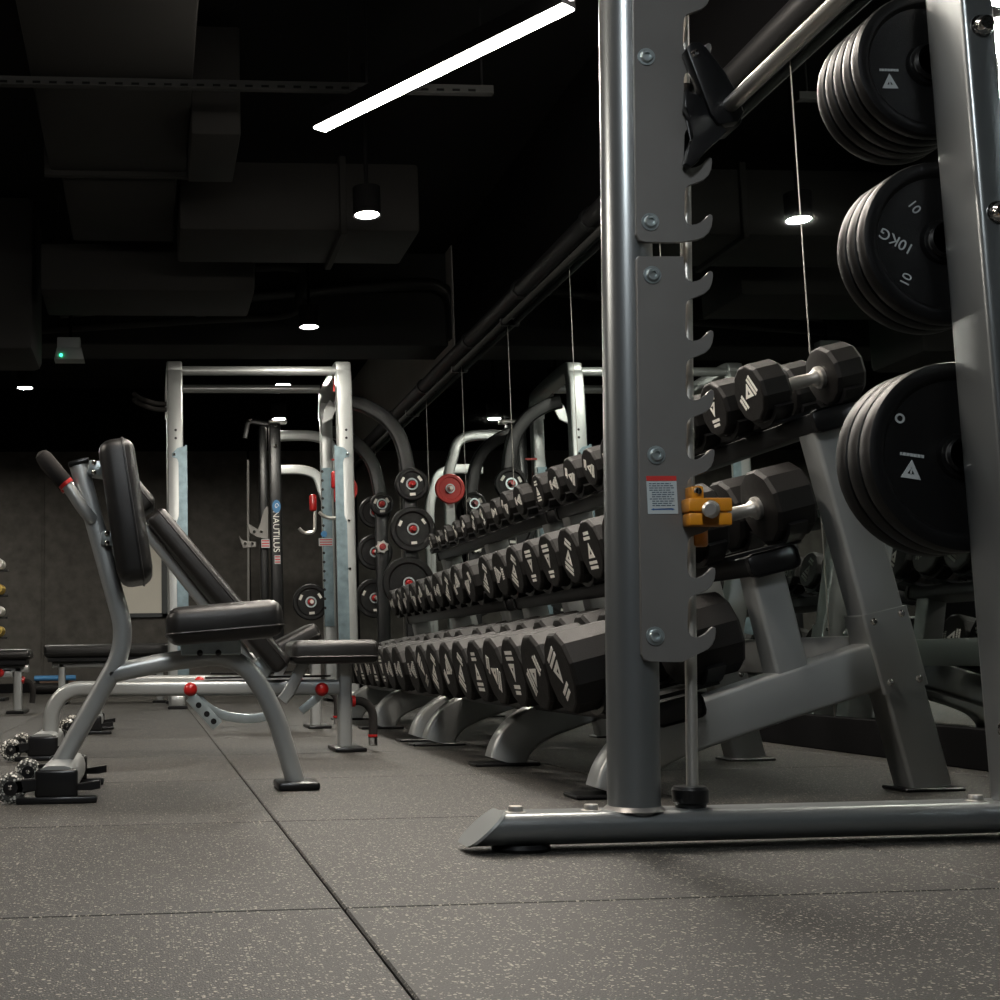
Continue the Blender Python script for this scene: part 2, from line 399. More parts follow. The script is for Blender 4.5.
# ---------------------------------------------------------------- emergency lamp
ye = 9.6; a, b = at(57, 360, ye), at(83, 337, ye)
root = thing('emergency_light', ((a.x+b.x)/2, ye, a.z), 'small grey emergency lamp box with a green light at upper left', 'emergency light')
part('housing', bx((a.x, ye, a.z+.09), (b.x-.02, ye+.1, b.z), .008, 2), 'white_plastic', root)
part('lamp_tray', prism([(a.x-.02, a.z), (b.x+.01, a.z), (b.x-.01, a.z+.09), (a.x, a.z+.09)], ye-.03, ye+.12, .006, 2), 'white_plastic', root)
c = at(61, 355, ye-.035); part('green_led', ball(c, .012, 8), 'led', root)
part('stem', cyl(((a.x+b.x)/2, ye+.05, b.z-.01), ((a.x+b.x)/2, ye+.05, ZC), .012, 8), 'black_paint', root)

# ================================================================ Smith machine
YS = 2.36
def lean(z): return (z-.062)*.038                     # the upright and the rod lean a little towards the wall
sm = thing('smith_machine', (1.1, YS, 0), 'tall silver barbell machine frame with hooked plates at the right', 'gym machine')
def smith_side(dy, near):
    oval = rrect(.11, .056, .027, 6)
    bm = nb(); ring0 = []; ring1 = []
    for p in oval:
        z = .040+p[1]
        ring0.append(bm.verts.new((.566+(z-.012)*1.15, YS+dy+p[0], z))); ring1.append(bm.verts.new((1.95, YS+dy+p[0], z)))
    for j in range(len(oval)):
        k = (j+1) % len(oval); bm.faces.new((ring0[j], ring0[k], ring1[k], ring1[j]))
    bm.faces.new(ring0); bm.faces.new(ring1)
    part('base_rail', bm, 'post_metal', sm)
    bm = nb(); lo = []; hi = []
    for p in oval:
        z = .040+p[1]*1.06
        x = .566+(z-.012)*1.15
        lo.append(bm.verts.new((x-.001, YS+dy+p[0]*1.04, z))); hi.append(bm.verts.new((x-.006, YS+dy+p[0]*1.02, z+.002)))
    for j in range(len(oval)):
        k = (j+1) % len(oval); bm.faces.new((lo[j], lo[k], hi[k], hi[j]))
    bm.faces.new(lo); bm.faces.new(hi)
    part('end_cap', bm, 'silver', sm)
    for x in (.665, 1.86):
        part('rubber_foot', lathe([(0, 0), (.05, 0), (.054, .006), (.048, .013), (0, .013)], (x, YS+dy, 0), (0, 0, 1), 28), 'black_plastic', sm)
    zt = 2.28
    part('upright', tube([(.878, YS+dy, .06), (.878+lean(zt), YS+dy, zt)], .0475, 36), 'post_metal', sm)
    part('weld_ring', lathe([(.0475, 0), (.057, 0), (.0475, .008)], (.878, YS+dy, .0665), (0, 0, 1), 36), 'steel_grey', sm)
    part('guide_rod', tube([(.988, YS+dy, .07), (.988+2.13*.0455, YS+dy, 2.2)], .0108, 20), 'brushed', sm)
    part('rubber_bumper', lathe([(0, 0), (.026, 0), (.028, .004), (.028, .008), (.032, .012), (.033, .034), (.029, .040), (0, .040)], (.985, YS+dy, .066), (0, 0, 1), 28), 'black_plastic', sm)
    part('rear_post', bx((1.562, 2.25+dy, .062), (1.628, 2.37+dy, 2.30), .012, 3), 'post_metal', sm)
    part('top_beam', sweep(nb(), [(.90, YS+dy-.02, 2.27), (1.64, YS+dy-.02, 2.27)], rrect(.09, .06, .015), (0, 1, 0)), 'steel_grey', sm)
    if near: return
    for x in (.655, .795, 1.525):
        zz = .068
        part('bolt', lathe([(0, .012), (.012, .012), (.013, .009), (.013, .003), (.019, .002), (.019, 0), (0, 0)], (x, YS+dy-.01, zz-.001), (0, 0, 1), 12), 'brushed', sm)
    for px, py in ((978, 25), (993, 212), (1003, 420)):
        p = at(px, py, 2.245); part('bolt', lathe([(0, .022), (.014, .020), (.018, .012), (.018, .004), (.023, .003), (.023, 0), (0, 0)], (1.597, 2.251, p.z), (0, -1, 0), 16), 'chrome', sm)
    p = at(985, 730, 2.30); part('bolt', lathe([(0, .014), (.012, .011), (.017, 0)], (1.563, 2.30, p.z), (-1, 0, 0), 16), 'chrome', sm)
    # storage pegs on the outer side of the rear post
    for z in (1.522, 1.152, .721):
        part('storage_peg', lathe([(.034, 0), (.034, .012), (.0245, .014), (.0245, .215), (.021, .225), (0, .225)], (1.576, 2.368, z), (0, 1, 0), 28), 'chrome', sm)
    # hooked plates
    def hook_plate(name, ys, ytop, ybot):
        xe = lambda y: 684.5+(y-250)*.008
        xl = lambda y: 635.5+(y-250)*.0125
        pts = [(xl(ytop)+2, ytop), (xe(ytop)-2, ytop)]
        for y in ys:
            e = xe(y)
            pts += [(e-1, y-12), (e-.5, y-5), (e+2, y-1), (e+6, y+.5), (e+11, y-.2), (e+16, y-2.5), (e+20, y-6), (e+22, y-9.5), (e+24.5, y-11),
                    (e+27, y-10), (e+27.5, y-6), (e+26.5, y+1), (e+24, y+7), (e+19.5, y+11.5), (e+13, y+14.5), (e+7, y+15.5), (e+3, y+17), (e+.5, y+20), (e, y+24)]
        if ys[-1]+24 < ybot-6: pts += [(xe(ybot), ybot-4), (xe(ybot)-4, ybot)]
        else:
            while pts[-1][1] > ybot-1 or pts[-1][0] < xe(ybot)+9: pts.pop()
            pts += [(xe(ybot)-6, ybot), (xe(ybot)-12, ybot)]
        pts += [(xl(ybot)+9, ybot), (xl(ybot)+3, ybot-2), (xl(ybot), ybot-8), (xl(ytop), ytop+3)]
        return part(name, prism([xz(x, y, 2.307) for x, y in pts], 2.302, 2.311, .0012, 1), 'steel_grey', sm, angle=25)
    low = [282.6+59.2*k for k in range(7)]
    up = [226-57.0*k for k in range(9)][::-1]
    hook_plate('hook_plate', low, 257, 662)
    hook_plate('hook_plate', up, -250, 243)
    for px, py in ((655, 636), (656, 455), (652, 275), (650, 222), (646, 57)):
        c = at(px, py, 2.302)
        part('bolt', lathe([(0, .004), (.006, .004), (.006, .008), (.0105, .008), (.0125, .005), (.0125, .0025), (.017, .0025), (.017, 0), (0, 0)], c, (0, -1, 0), 18), 'zinc', sm)
        part('standoff', cyl((c.x, 2.311, c.z), (c.x-.012, 2.335, c.z), .014, 14), 'steel_grey', sm)
    # warning sticker
    a, b = at(648, 514, 2.3015), at(676, 476, 2.3015)
    lab = part('warning_label', bx((a.x, 2.3008, a.z), (b.x, 2.302, b.z)), 'paper', sm)
    W, H = b.x-a.x, b.z-a.z
    part('red_band', bx((a.x, 2.3002, b.z-.13*H), (b.x, 2.3012, b.z)), 'red_rubber', lab)
    bm = nb(); rnd = random.Random(3)
    for k in range(11):
        z = b.z-H*(.20+.058*k); x = a.x+W*(.08 if k < 4 or k == 7 else .16); end = b.x-W*(.1 if k % 3 else .2)
        while x < end:
            l = W*rnd.uniform(.06, .16); box(bm, (x, 2.3003, z-H*.012), (min(x+l, end), 2.3012, z+H*.012)); x += l+W*.03
    part('small_print', bm, 'ink', lab)
    z = a.z+.12*H
    part('arrow', prism([(a.x+.1*W, z), (a.x+.2*W, z+.03*H), (a.x+.2*W, z+.014*H), (b.x-.2*W, z+.014*H), (b.x-.2*W, z+.03*H), (b.x-.1*W, z),
                         (b.x-.2*W, z-.03*H), (b.x-.2*W, z-.014*H), (a.x+.2*W, z-.014*H), (a.x+.2*W, z-.03*H)], 2.3002, 2.3012), 'blue_ink', lab)
smith_side(0, False)
smith_side(-1.42, True)
for x in (.90, 1.6):
    part('cross_tube', tube([(x, .85, 2.33), (x, 2.46, 2.33)], .035, 20), 'steel_grey', sm)

# orange safety stop hooked on the plate, around the rod
st = thing('safety_stop', at(705, 512, 2.30), 'orange safety stop block clamped on the hooked plate', 'safety stop')
a, b = at(685, 526, 2.285), at(727, 499, 2.285)
part('block', bx((a.x, 2.262, a.z+.024), (b.x, 2.30, b.z), .004, 2), 'orange', st)
part('lower_jaw', bx((a.x+.001, 2.264, a.z-.001), (b.x-.001, 2.30, a.z+.0225), .004, 2), 'orange', st)
p, q = at(688, 500, 2.285), at(700, 487, 2.285)
part('tab', bx((p.x, 2.268, p.z-.004), (q.x, 2.30, q.z), .004, 2), 'orange', st)
part('tab_bolt', lathe([(0, .006), (.006, .005), (.008, 0)], ((p.x+q.x)/2, 2.269, (p.z+q.z)/2+.002), (0, -1, 0), 12), 'chrome', st)
p, q = at(690, 545, 2.37), at(702, 525, 2.37)
part('sleeve', cyl(((p.x+q.x)/2, YS, p.z-.004), ((p.x+q.x)/2+.002, YS, q.z+.02), .0165, 20, .003), 'orange', st)
c = at(708, 509, 2.262)
part('pin', lathe([(0, .036), (.010, .036), (.014, .032), (.0145, .006), (.017, .003), (.017, 0), (0, 0)], (c.x+.006, 2.266, c.z), (-.45, -1, -.12), 22), 'brushed', st)

# the guided bar with its black carriage
yb = 2.285; pb = at(728, 107, yb)
gb = thing('guided_bar', (pb.x, yb, pb.z), 'thick steel bar held by black latches at the top of the machine', 'barbell')
part('bar', lathe([(0, 0), (.013, 0), (.0150, .002), (.0150, 1.62), (0, 1.62)], (pb.x, 2.29, pb.z), (0, -1, 0), 32), 'brushed', gb)
part('sleeve', lathe([(0, 0), (.024, 0), (.025, .004), (.025, .30), (0, .30)], (pb.x, 2.30, pb.z), (0, 1, 0), 28), 'chrome', gb)
P = lambda l: [xz(x, y, yb) for x, y in l]
part('latch_arm', prism(P([(684, 52), (689, 45), (697, 44), (704, 50), (724, 76), (734, 96), (742, 114), (736, 124), (716, 127), (708, 116)]), 2.272, 2.300, .004, 2), 'black_plastic', gb)
part('latch_hook', prism(P([(684, 92), (700, 96), (716, 120), (727, 132), (716, 142), (704, 150), (698, 162), (690, 168), (684, 164), (687, 150), (694, 138), (690, 118), (684, 108)]), 2.280, 2.296, .003, 2), 'black_plastic', gb)
rx = .985+(pb.z-.07)*.0455
part('carriage', lathe([(.0115, 0), (.026, 0), (.028, .004), (.028, .146), (.026, .15), (.0115, .15)], (rx-.003, YS, pb.z-.08), (.0455, 0, 1), 24), 'black_plastic', gb)
part('carriage_bracket', bx((rx-.02, 2.292, pb.z-.03), (pb.x+.03, 2.372, pb.z+.03), .006, 2), 'black_plastic', gb)
part('latch_bolt', lathe([(0, .005), (.006, .004), (.008, 0)], at(695, 53, 2.272), (0, -1, 0), 12), 'chrome', gb)

# ---------------------------------------------------------------- emblem print
def emblem_mesh(name, r, m, rows=True, plate=False):
    # triangle mark and two rows of tiny unreadable lettering above and below, lying in the local YZ plane at x = 0, facing -X
    bm = nb(); t = .0009
    def quad(pts):
        f = [bm.verts.new((-t, y*r, z*r)) for y, z in pts]; g = [bm.verts.new((t, y*r, z*r)) for y, z in pts]
        n = len(pts); bm.faces.new(f); bm.faces.new(g[::-1])
        for i in range(n): bm.faces.new((f[i], g[i], g[(i+1) % n], f[(i+1) % n]))
    h, w = .25, .27
    A, B, C = (0, h), (-w, -h), (w, -h)
    ia, ib, ic = (0, h-.22), (-w+.17, -h+.12), (w-.17, -h+.12)
    quad([A, B, ib, ia]); quad([C, A, ia, ic]); quad([B, C, ic, ib])
    if plate: quad([(-.02, h-.2), (-.02, -h+.1), (.02, -h+.1), (.02, h-.2)])
    rnd = random.Random(5)
    def row(z, half, hh):
        y = -half
        while y < half-.03:
            wd = rnd.uniform(.05, .09); quad([(y, z-hh), (min(y+wd, half), z-hh), (min(y+wd, half), z+hh), (y, z+hh)]); y += wd+.018
    if plate: row(h+.12, .32, .04)
    elif rows: row(h+.14, .27, .052); row(h+.30, .24, .052); row(-h-.14, .34, .052); row(-h-.30, .34, .052)
    return mesh_of(bm, name, m, smooth=False)

# ---------------------------------------------------------------- plates on the pegs of the machine
def plate_mesh(r, t, hole, face=.62):
    d = min(.009, t*.25)
    pr = [(hole, 0), (hole+.016, 0), (hole+.020, d), (r*face, d), (r*.80, d), (r*.84, d*.15), (r*.86, 0), (r-.010, 0), (r-.003, .003), (r, .010), (r, t-.010), (r-.003, t-.003), (r-.010, t),
          (r*.86, t), (r*.84, t-d*.15), (r*.80, t-d), (r*face, t-d), (hole+.020, t-d), (hole+.016, t), (hole, t), (hole, 0)]
    return mesh_of(lathe(pr, (0, 0, 0), (0, 1, 0), 56), 'plate_body', 'plate_rubber', 30)
def text_mesh(s, size, m):
    c = bpy.data.curves.new('txt', 'FONT'); c.body = s; c.size = size; c.align_x = 'CENTER'; c.align_y = 'CENTER'; c.extrude = .0008
    o = bpy.data.objects.new('txt', c); COL.objects.link(o)
    bpy.context.view_layer.update()
    me = bpy.data.meshes.new_from_object(o.evaluated_get(bpy.context.evaluated_depsgraph_get()))
    bpy.data.objects.remove(o); me.materials.clear(); me.materials.append(M[m]); return me
def gym_plate(loc, me, r, hub, label, group):
    root = thing('weight_plate', loc, label, 'weight plate', group)
    link('disc', me, root); link('hub_ring', hub, root); return root
POS = ['nearest the post', 'second from the post', 'third from the post', 'fourth from the post', 'furthest from the post']
PXC = 1.576
for z, n, r, t, nm in ((1.522, 5, .152, .034, 'top'), (1.152, 3, .166, .037, 'middle'), (.721, 3, .188, .044, 'bottom')):
    me = plate_mesh(r, t-.002, .0255); hub = mesh_of(lathe([(.0255, -.001), (.033, -.001), (.033, .004), (.0255, .004), (.0255, -.001)], (0, 0, 0), (0, 1, 0), 32), 'hub_ring', 'steel_grey')
    for k in range(n):
        root = gym_plate((PXC, 2.386+k*t, z), me, r, hub, f'black rubber weight plate on the {nm} peg of the tall machine, {POS[k]}', 'plates on the tall machine')
        if k: continue
        if nm == 'middle':
            for s, size, dx, dz, an in (('10KG', .032, -.094, .002, 149), ('10', .028, -.052, .072, -54), ('10', .028, -.080, -.078, 63)):
                o = link('lettering', text_mesh(s, size, 'print_grey'), root); o.location = (dx, .0078, dz); o.rotation_euler = (PI/2, math.radians(-an), 0)
                o.rotation_mode = 'XYZ'; o.matrix_local = Matrix.Translation((dx, .0078, dz)) @ Matrix.Rotation(-math.radians(an), 4, 'Y') @ Matrix.Rotation(PI/2, 4, 'X')
        else:
            o = link('emblem', emblem_mesh('emblem', .075 if nm == 'bottom' else .062, 'print_grey', plate=True), root)
            o.matrix_local = Matrix.Translation((-.10 if nm == 'bottom' else -.082, .0078, -.025 if nm == 'bottom' else -.035)) @ Matrix.Rotation(math.radians(8 if nm == 'bottom' else 0), 4, 'Y') @ Matrix.Rotation(PI/2, 4, 'Z')
            if nm == 'bottom':
                o = link('round_mark', mesh_of(lathe([(.006, 0), (.010, 0), (.010, .001), (.006, .001), (.006, 0)], (0, 0, 0), (0, -1, 0), 16), 'round_mark', 'print_grey'), root); o.location = (-.115, .0082, .075)

# ================================================================ dumbbell racks and dumbbells
TILT = math.radians(13.3); UU = V((math.cos(TILT), 0, math.sin(TILT))); NN = V((-math.sin(TILT), 0, math.cos(TILT)))
TIERS = (('bottom', V((1.272, 0, .236)), (.107, .101), (.100, .086), 4.2, .14), ('middle', V((1.534, 0, .596)), (.099, .093), (.091, .076), 3.50, .125), ('top', V((1.724, 0, .960)), (.079, .070), (.067, .050), 3.65, .122))
def tier_box(bm, base, y0, y1, u0, u1, n0, n1, bev=0):
    mx = Matrix((UU, V((0, 1, 0)), NN)).transposed().to_4x4()
    b2 = bx((u0, y0, n0), (u1, y1, n1), bev, 2); bmesh.ops.transform(b2, matrix=mx, verts=b2.verts); bmesh.ops.translate(b2, verts=b2.verts, vec=base)
    me = bpy.data.meshes.new('tmp'); b2.to_mesh(me); b2.free(); bm.from_mesh(me); bpy.data.meshes.remove(me); return bm
def to_tier(bm, base):
    mx = Matrix((UU, V((0, 1, 0)), NN)).transposed().to_4x4(); bmesh.ops.transform(bm, matrix=mx, verts=bm.verts); bmesh.ops.translate(bm, verts=bm.verts, vec=base); return bm
def make_rack(y0, label, which):
    rk = thing('dumbbell_rack', (1.5, y0+.98, 0), label, 'dumbbell rack')
    for k in range(3):
        yc = y0+.98*k
        bm = sweep(nb(), smooth_path([(1.128, yc, .010), (1.146, yc, .055), (1.190, yc, .105), (1.262, yc, .143), (1.36, yc, .177), (1.55, yc, .235), (1.83, yc, .316)], 5), rrect(.118, .085, .012), (0, 1, 0))
        part('foot_beam', bm, 'silver', rk)
        part('foot_plate', bx((1.02, yc-.055, 0), (1.23, yc+.055, .011), .004, 1), 'black_plastic', rk)
        part('rear_leg', sweep(nb(), [(1.922, yc, .006), (1.727, yc, .935)], rrect(.108, .085, .010), (0, 1, 0)), 'silver', rk)
        part('leg_sleeve', sweep(nb(), [(1.870, yc, .250), (1.829, yc, .446)], rrect(.122, .096, .008), (0, 1, 0)), 'silver', rk)
        part('rear_foot', bx((1.845, yc-.055, 0), (2.0, yc+.055, .009), .003, 1), 'black_plastic', rk)
        part('middle_post', sweep(nb(), [(1.587, yc, .297), (1.535, yc, .565)], rrect(.088, .078, .010), (0, 1, 0)), 'silver', rk)
        for s, t in ((-.035, .275), (.038, .268), (-.035, .425), (.038, .43)):
            part('bolt', lathe([(0, .005), (.005, .005), (.0075, .003), (.0095, .001), (.0095, 0), (0, 0)], (1.922-.2077*t+s, yc-.048, t+.205*s), (0, -1, 0), 12), 'chrome', rk)
    for k in range(2):
        part('stringer', bx((1.800, y0+.04+.98*k, .285), (1.845, y0+.94+.98*k, .385), .006, 2), 'silver', rk)
    for nm, base, ra, rb, lk, hl in TIERS:
        rr = ra if which == 0 else rb
        bt = V((base.x, 0, base.z))
        part('tier_beam', tier_box(nb(), bt, y0-.055, y0+2.02, -.062, .062, -.052, -.002, .008), 'black_steel', rk)
        for s, y in ((-1, y0-.056), (1, y0+2.021)):
            bm = nb(); tier_box(bm, bt, min(y, y+s*.014), max(y, y+s*.014), -.066, .066, -.057, .003, .016); part('beam_cap', bm, 'black_plastic', rk)
        cache = {}
        for i in range(10):
            r = rr[0]+(rr[1]-rr[0])*(i//2)/4
            L = lk*r; head = (L-hl)/2; yc = y0+.06+.214*i
            key = i//2
            if key not in cache:
                bm = nb(); uo = hl/2+head*.42; hw = min(.094, r*.92)
                for s in (-1, 1):
                    R = r+.003; am = math.asin(min(.93, (hw-.006)/R))
                    arc = [(R*math.sin(am-2*am*q/10), r+.012-R*math.cos(am-2*am*q/10)) for q in range(11)]
                    R2 = R+.013
                    poly = [(R2*math.sin(-am+2*am*q/8), r+.012-R2*math.cos(-am+2*am*q/8)) for q in range(9)]+arc
                    ua = s*uo-.024; f = [bm.verts.new((ua, p[0], p[1])) for p in poly]; g = [bm.verts.new((ua+.048, p[0], p[1])) for p in poly]
                    n = len(poly); fa = bm.faces.new(f); fb = bm.faces.new(g[::-1])
                    for q in range(n): bm.faces.new((f[q], g[q], g[(q+1) % n], f[(q+1) % n]))
                    bmesh.ops.triangulate(bm, faces=[fa, fb])
                box(bm, (-uo-.02, -.04, -.003), (uo+.02, .04, .008))
                to_tier(bm, V((0, 0, 0)))
                cache[key] = mesh_of(bm, 'saddle', 'black_plastic')
            sd = link('saddle', cache[key], rk); sd.location = V((bt.x, yc, bt.z))-rk.location
            # ---- the dumbbell lying in it
            kk = ('d', key)
            if kk not in cache:
                a = r*math.cos(PI/12)*0+r
                c = .006
                def headm(s):
                    u0 = hl/2
                    pr = [(0, u0), (r*.80, u0), (r*.93, u0+.003), (r, u0+.012), (r, u0+head-.010), (r*.95, u0+head-.002), (r*.90, u0+head), (0, u0+head)]
                    return mesh_of(lathe(pr, (0, 0, 0), (s, 0, 0), 12), 'head', 'rubber', 20)
                hr = .0175
                hp = [(0, -hl/2), (hr*1.7, -hl/2), (hr*1.7, -hl/2+.010), (hr*1.25, -hl/2+.014), (hr*1.25, -hl/2+.02), (hr*.95, -hl/2+.028), (hr*1.02, 0)]
                hp += [(p, -q) for p, q in hp[::-1][1:]]
                cache[kk] = (headm(-1), headm(1), mesh_of(lathe(hp, (0, 0, 0), (1, 0, 0), 18), 'handle', 'brushed'), emblem_mesh('emblem', r, 'print'))
            hf, hb, hd, em = cache[kk]
            cpos = V((bt.x, yc, bt.z))+NN*(r*math.cos(PI/12)+.0145)
            db = thing('dumbbell', cpos, f'black dumbbell, {ORD[i]} from the camera on the {nm} tier of the {"nearer" if which == 0 else "further"} rack', 'dumbbell', f'dumbbells on the {nm} tier')
            db.matrix_world = Matrix.Translation(cpos) @ Matrix.Rotation(-TILT, 4, 'Y') @ Matrix.Rotation(random.choice(range(12))*PI/6, 4, 'X')
            link('head', hf, db); link('head', hb, db); link('handle', hd, db)
            e1 = link('emblem', em, db); e1.location = (-(hl/2+head+.0002), 0, 0)
            e2 = link('emblem', em, db); e2.location = ((hl/2+head+.0002), 0, 0); e2.rotation_euler = (0, 0, PI)
make_rack(3.17, 'nearer three-tier silver dumbbell rack with black saddles along the mirror', 0)
make_rack(5.40, 'further three-tier silver dumbbell rack beside the pull-up rack', 1)

# ================================================================ benches
def cushion(name, c, L, T, W, ang, parent, m='vinyl', bev=.022):
    """padded block: length L along the tilted axis, thickness T, width W (in Y); with a stitched welt and a backing board"""
    mx = rot_y(-ang)
    o = part(name, bx(V(c)-V((L/2, W/2, T/2)), V(c)+V((L/2, W/2, T/2)), bev, 4, mx), m, parent, angle=60)
    u, n = V((math.cos(ang), 0, math.sin(ang))), V((-math.sin(ang), 0, math.cos(ang)))
    q = [V((a, b, 0)) for a, b in rrect(L+.002, W+.002, bev+.004, 4)]; q.append(q[0])
    part('welt', tube([V(c)+u*p.x+V((0, p.y, 0))-n*T*.20 for p in q], .0032, 6), m, o)
    return o, u, n
def caster_base(root, x, z, y0, y1, k=1.0):
    """rear cross tube on Y with black end blocks, transport wheels and floor plates"""
    part('cross_tube', sweep(nb(), [(x, y0+.004, z+.008), (x, y1-.004, z+.008)], rrect(.078, .076*k, .03), (1, 0, 0)), 'silver', root)
    for y, s in ((y0, 1), (y1, -1)):
        a, b = (y, y+.03) if s > 0 else (y-.03, y)
        part('end_block', bx((x-.041*k, a, .012), (x+.041*k, b, z+.040), .010, 3), 'black_plastic', root)
        part('floor_plate', bx((x-.076*k, min(a, b)-.006, 0), (x+.078*k, max(a, b)+.02, .017), .005, 2), 'black_plastic', root)
        part('lever', prism([(x+.04*k, z+.002), (x+.084*k, z+.010), (x+.084*k, z-.010), (x+.066*k, z-.014), (x+.04*k, z-.014)], a+.004, b-.004, .002, 1), 'black_plastic', root)
        arm = part('wheel_arm', prism([(x-.036*k, z+.018), (x-.04*k-.045, .060), (x-.04*k-.067, .052), (x-.04*k-.072, .036), (x-.04*k-.052, .024), (x-.036*k, z-.012)], a+.002, b-.008, .003, 1), 'black_plastic', root)
        wx = x-.04*k-.060; wz = .040
        w = part('wheel', lathe([(.010, 0), (.030, 0), (.038, .006), (.039, .013), (.038, .022), (.030, .028), (.010, .028), (.010, 0)], (wx, a+.002 if s > 0 else b-.030, wz), (0, 1, 0), 24), 'wheel_clear', root)
        part('wheel_hub', lathe([(0, -.005), (.006, -.005), (.008, -.003), (.018, -.002), (.019, .004), (0, .004)], (wx, (a if s > 0 else b-.03), wz), (0, 1, 0), 18), 'black_plastic', w)
        part('axle_cap', lathe([(0, -.009), (.004, -.008), (.006, -.004), (0, -.004)], (wx, (a if s > 0 else b-.03), wz), (0, 1, 0), 12), 'chrome', w)

# ---- nearest bench: upright back pad, grips behind it
Y1 = 3.56
b1 = thing('seated_bench', (at(180, 800, Y1).x, Y1, 0), 'silver seated bench with tall upright back pad and grips, nearest the camera', 'bench')
A1 = lambda px, py: at(px, py, Y1)
xb = at(58, 780, 3.38).x
rr_ = rrect(.051, .05, .020, 4)
part('main_tube', sweep(nb(), fillet([A1(57, 770), A1(128, 643), A1(79, 466)], .20), rr_, (0, 1, 0)), 'silver', b1)
part('seat_tube', sweep(nb(), fillet([A1(110, 674), A1(168, 661.5), A1(240, 653), A1(274, 710), A1(297, 787)], [.6, .14, .5]), rr_, (0, 1, 0)), 'silver', b1)
q = A1(79, 464); part('tube_cap', bx(q+V((-.029, -.027, -.006)), q+V((.029, .027, .010)), .005, 2, rot_y(-.26)), 'black_plastic', b1)
p = A1(296, 788); part('front_foot', bx((p.x-.055, Y1-.075, 0), (p.x+.058, Y1+.075, .022), .008, 2), 'black_plastic', b1)
caster_base(b1, xb, .045, Y1-.25, Y1+.25, 1.3)
p, q = A1(168, 627), A1(281, 621)
c = (A1(167, 628)+A1(281, 620))/2
cushion('seat_pad', c+V((-.004, 0, .002)), (p-q).length, .10, .30, math.radians(4), b1, bev=.035)
p, q = A1(181, 657), A1(240, 643)
part('seat_bracket', bx((p.x, Y1-.035, p.z+.004), (q.x, Y1+.035, q.z+.008), .003, 1), 'zinc', b1)
for x in (p.x+.05, p.x+.10): part('bolt', ball((x, Y1-.034, p.z+.010), .009, 8), 'black_plastic', b1)
top, bot = A1(116, 446), A1(137, 584)
ang = math.atan2(top.z-bot.z, top.x-bot.x)
cushion('back_pad', (top+bot)/2, (top-bot).length, .096, .30, ang, b1, bev=.034)
for px, py in ((99, 470), (112, 540)):
    c = A1(px, py); part('pad_bracket', bx(c-V((.028, .04, .02)), c+V((.024, .04, .02)), .006, 2, rot_y(.15)), 'zinc', b1)
    for dz in (-.012, .014): part('bolt', ball(c+V((-.012, -.042, dz)), .008, 8), 'chrome', b1)
for s in (-1, 1):
    y = Y1+s*.045
    hp = [A1(93, 521)+V((0, s*.02, 0)), A1(88, 515)+V((0, s*.03, 0)), A1(79, 503)+V((0, s*.035, 0)), A1(68, 487)+V((0, s*.036, 0)), A1(46, 461)+V((0, s*.038, 0))]
    sp = smooth_path(hp, 5)
    part('grip_tube', tube(sp, .0165, 16), 'silver', b1)
    g = sp[-6:]; d = (hp[-1]-hp[-2])
    part('foam_grip', lathe([(0, 0), (.019, 0), (.0225, .006), (.0225, d.length-.004), (.018, d.length+.010), (.008, d.length+.017), (0, d.length+.018)], hp[-2]+d*.06, d, 20), 'foam', b1)
    part('red_collar', lathe([(.016, 0), (.0215, 0), (.0215, .010), (.016, .010)], hp[-2]+d*.0, d, 20), 'red', b1)

